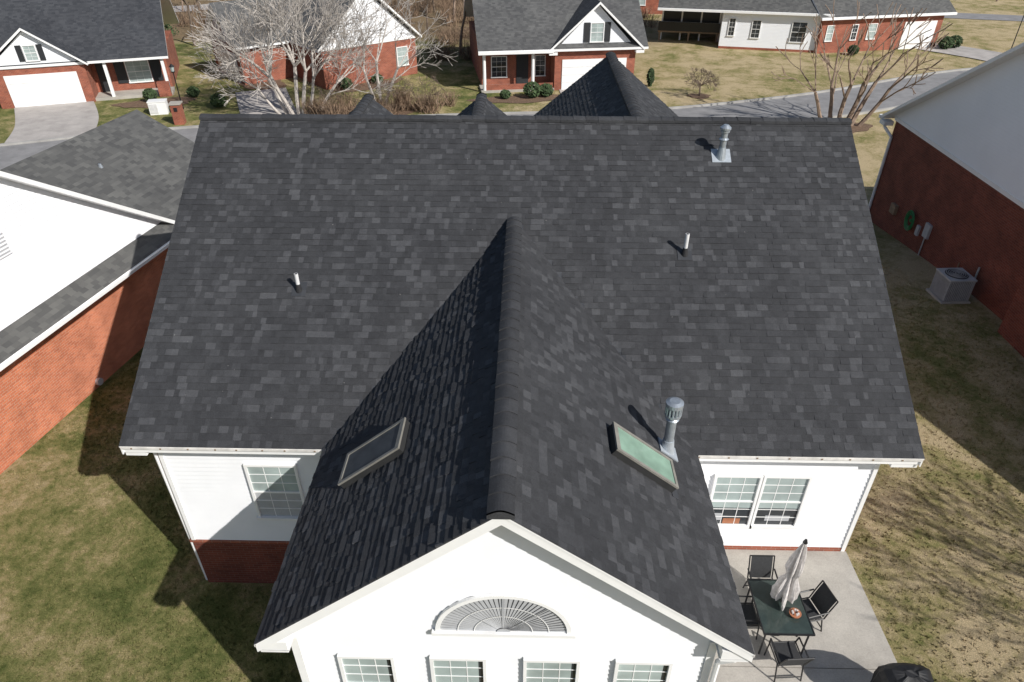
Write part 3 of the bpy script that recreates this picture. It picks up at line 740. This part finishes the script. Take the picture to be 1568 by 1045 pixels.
for i,(dx,dy,L,r) in enumerate(((-.5,.1,2.6,.11),(.1,-.1,3.0,.13),(.55,.15,2.7,.12))):
    grow(mb,(-10.2+dx*.5,48.6+dy*.5,-1.55),(dx*.75,dy*.6,1),L,r,4,'bark_w',rt,.5,.2,2,3,.011)
mb.build('bare_tree')
rt=random.Random(9);mb=MB()
for i,(dx,dy,L,r) in enumerate(((-.95,.1,2.4,.13),(-.5,.3,2.5,.14),(-.15,-.1,2.7,.15),(.25,0,2.8,.17),(.6,.1,2.9,.16),(1.0,-.1,2.8,.14))):
    grow(mb,(20.0+dx*1.1,44.8+dy*.6,-1.55),(dx*.55,dy*.5,1),L,r,3,'bark_t',rt,.42,.2,2,3,.026,.45)
mb.build('bare_tree')
# bare tree standing on the right-hand lawn beside the patio side yard
rt=random.Random(61);mb=MB()
grow(mb,(18.5,4.0,-.1),(.05,0,1),3.2,.16,4,'bark_t',rt,.5,.2,3,3,.012)
mb.build('bare_tree')
rt=random.Random(3);mb=MB()
grow(mb,(12.4,51.6,-1.52),(0,0,1),.9,.07,0,'bark_d',rt)
for k in range(12):
    a=k*.53;grow(mb,(12.4,51.6,-.75),(math.cos(a),math.sin(a),.85),.55,.03,3,'bark_d',rt,.6,-.25,3,2,.008)
mb.build('small_ornamental_tree')
protos=[]
for sd in range(4):
    rt=random.Random(20+sd);mb=MB()
    grow(mb,(0,0,-.1),(rt.uniform(-.1,.1),rt.uniform(-.1,.1),1),3.6,.15,4,'bark_d' if sd%2 else 'bark_t',rt,.5,.25,2,3,.014)
    protos.append(mb)
first=[None]*4
rw=random.Random(77)
pts=[]
for k in range(46):
    x=rw.uniform(-62,12);y=rw.uniform(84,112)
    pts.append((x,y))
pts+=[(-4.6,76),(-1.5,82),(-8,80),(-10,74),(-24,72),(-28,78),(-21,66),(-31,68),(-6,64.5),(-13,84),(3,88),(-35,80),(-43,78),(36,84),(30,90),(50,98),(58,96),(24,92),(-18,78),(-23,60),(-26,64),(-3,70)]
for k,(x,y) in enumerate(pts):
    i=k%4
    if first[i] is None: o=protos[i].build('woodland_tree');first[i]=o.data
    else: o=bpy.data.objects.new('woodland_tree',first[i]);SC.collection.objects.link(o)
    s_=rw.uniform(.7,1.15);o.location=(x,y,ter(x,y));o.rotation_euler=(0,0,rw.uniform(0,6.28));o.scale=(s_,s_,s_)
mb=MB();rb=random.Random(31)
def shrub(mb,x,y,w,h,n,mat,rb):
    z=ter(x,y)
    for k in range(n):
        a=rb.uniform(0,6.28);t=rb.uniform(0,1)**.7;b=V((x+rb.uniform(-.25,.25)*w,y+rb.uniform(-.25,.25)*w,z))
        m_=b+V((math.cos(a)*w*.28*t,math.sin(a)*w*.28*t,h*.5*rb.uniform(.8,1.1)));e=b+V((math.cos(a)*w*.62*t+rb.uniform(-.2,.2),math.sin(a)*w*.62*t+rb.uniform(-.2,.2),h*rb.uniform(.7,1.1)*(1-.35*t)))
        wd=V((rb.uniform(-1,1),rb.uniform(-1,1),0)).normalized()*.022
        mb.face([b-wd,b+wd,m_+wd*.7,m_-wd*.7],mat);mb.face([m_-wd*.7,m_+wd*.7,e],mat)
        f=m_.lerp(e,.4);g_=f+V((rb.uniform(-.4,.4),rb.uniform(-.4,.4),rb.uniform(.1,.5)));mb.face([f-wd*.5,f+wd*.5,g_],mat)
for k in range(620):
    x=rb.uniform(-60,14);y=rb.uniform(77,108)
    if abs(y-(86+(x+47)*.45))<5 and x<-30: continue
    shrub(mb,x,y,rb.uniform(1.6,3),rb.uniform(.8,2.4),34,'twig',rb)
for k in range(60):
    x=rb.uniform(-27,-18);y=rb.uniform(62,76);shrub(mb,x,y,2.2,rb.uniform(.8,2),34,'twig',rb)
for k in range(34):
    x=rb.uniform(-9,-4.8);y=rb.uniform(62,76);shrub(mb,x,y,2.0,rb.uniform(.6,1.6),34,'twig',rb)
mb.build('brush_thicket')
mb=MB()
for k in range(15):
    x=-14.5+k*.62+rb.uniform(-.4,.4);y=45.8+(x+14)*.28+rb.uniform(-.9,.9)
    w_=rb.uniform(1.6,3.2);shrub(mb,x,y,w_,rb.uniform(.9,2.0),95,'twig',rb)
    grow(mb,(x,y,-1.5),(rb.uniform(-.3,.3),rb.uniform(-.3,.3),1),.9,.03,3,'bark_d',rb,.6,.0,3,2,.008)
mb.build('bare_shrubs')
def leafy(name,x,y,h,w,shape,n,seed,mat='ever'):
    rb=random.Random(seed);mb=MB();z=ter(x,y)
    mb.tube((x,y,z),(x,y,z+h*.5),.06*h/2,.03,'bark_d',6)
    for k in range(n):
        t=rb.random()**.8
        if shape=='cone': rr=w/2*(1-t)**.8*rb.uniform(.5,1.08)*(1+.18*math.sin(t*22))
        else: rr=w/2*math.sqrt(max(0,1-(2*t-1)**2))*rb.uniform(.6,1.05)
        a=rb.uniform(0,6.28);c=V((x+rr*math.cos(a),y+rr*math.sin(a),z+.08+t*h))
        s_=rb.uniform(.06,.15);u=V((rb.uniform(-1,1),rb.uniform(-1,1),rb.uniform(-1,1))).normalized();v=u.orthogonal().normalized()
        mb.face([c-u*s_,c+v*s_*.6,c+u*s_,c-v*s_*.6],mat)
    return mb.build(name)
leafy('evergreen_tree',-36.8,69.3,3.8,2.6,'cone',2200,1);leafy('evergreen_tree',-36.0,72.6,3.9,2.6,'cone',2200,2)
leafy('evergreen_tree',-40.5,73.5,3.0,2.2,'cone',1500,3);leafy('evergreen_tree',-1.5,80,5,3,'cone',1800,4)
for i,(x,y,h,w) in enumerate(((.3,50.9,1.0,1.2),(1.3,51.2,.8,1.0),(-1.6,50.6,.5,.7),(-26.5,49.3,.8,.9),(-24,50.6,.6,.8),(9.2,54.3,1.2,.5),(37.8,67.9,1.0,1.3),(28.6,65.4,.7,.9),(-13.5,52.9,.7,.9),(-11.5,54.6,.6,.8),(38.9,68.4,1,1.2),(-21.2,48.0,.8,1.0))): leafy('shrub',x,y,h,w,'ball',600,40+i)
e=empty('brick_mailbox',(-22.4,44.4,ter(-22.4,44.4)),10)
mb=MB();mb.box(-.3,.3,-.3,.3,0,1.25,'brick');mb.box(-.36,.36,-.36,.36,1.25,1.33,'conc');mb.build('pillar',e)
mb=MB();mb.box(-.1,.1,-.34,-.31,.85,1.08,'black');mb.build('mailbox_door',e)
e=empty('utility_box',(-24.7,46.6,ter(-24,46)),15)
mb=MB();mb.box(-.55,.55,-.35,.35,.0,.8,'trim');mb.box(-.58,.58,-.38,.38,.8,.86,'trim');mb.box(-.5,-.02,-.37,-.351,.1,.7,'soffit');mb.build('cabinet',e)
mb=MB();mb.box(.75,1.1,-.2,.2,0,.6,'trim');mb.tube((.92,0,.6),(.92,0,.72),.2,.06,'trim',10);mb.build('pedestal',e)
def lamp(x,y,h):
    e=empty('street_lamp',(x,y,ter(x,y)));mb=MB();mb.tube((0,0,0),(0,0,.3),.1,.07,'black');mb.tube((0,0,.3),(0,0,h),.045,.035,'black');mb.build('post',e)
    mb=MB();mb.tube((0,0,h),(0,0,h+.08),.1,.14,'black');mb.tube((0,0,h+.08),(0,0,h+.38),.1,.15,'glassb',6);mb.tube((0,0,h+.38),(0,0,h+.55),.2,.03,'black',6);mb.build('lantern',e)
lamp(-23.6,47.6,2.4);lamp(42.5,65.8,3.4)
# ================================================================== camera, light
cam=bpy.data.cameras.new('camera');co=bpy.data.objects.new('camera',cam);SC.collection.objects.link(co)
co.location=(0,0,12.1);co.rotation_euler=(math.radians(90-34.3),0,math.radians(1.27));cam.lens=24.34;cam.sensor_width=36;cam.clip_end=1500
SC.camera=co
w=bpy.data.worlds.new('World');SC.world=w;w.use_nodes=True;nt=w.node_tree
sk=nt.nodes.new('ShaderNodeTexSky');sk.sky_type='NISHITA';sk.sun_disc=False
SD=V((.99,-.84,1))
sk.sun_elevation=math.atan2(1,math.hypot(SD.x,SD.y));sk.sun_rotation=math.atan2(SD.x,SD.y)
bg=nt.nodes['Background'];nt.links.new(sk.outputs[0],bg.inputs[0]);bg.inputs[1].default_value=.085
sd=bpy.data.lights.new('sun','SUN');sd.energy=5.0;sd.angle=math.radians(.5);sd.color=(1,.965,.915)
so=bpy.data.objects.new('sun',sd);SC.collection.objects.link(so)
so.rotation_euler=SD.to_track_quat('Z','Y').to_euler();so.location=(20,-20,30)
SC.view_settings.view_transform='Standard';SC.view_settings.look='None';SC.view_settings.exposure=0
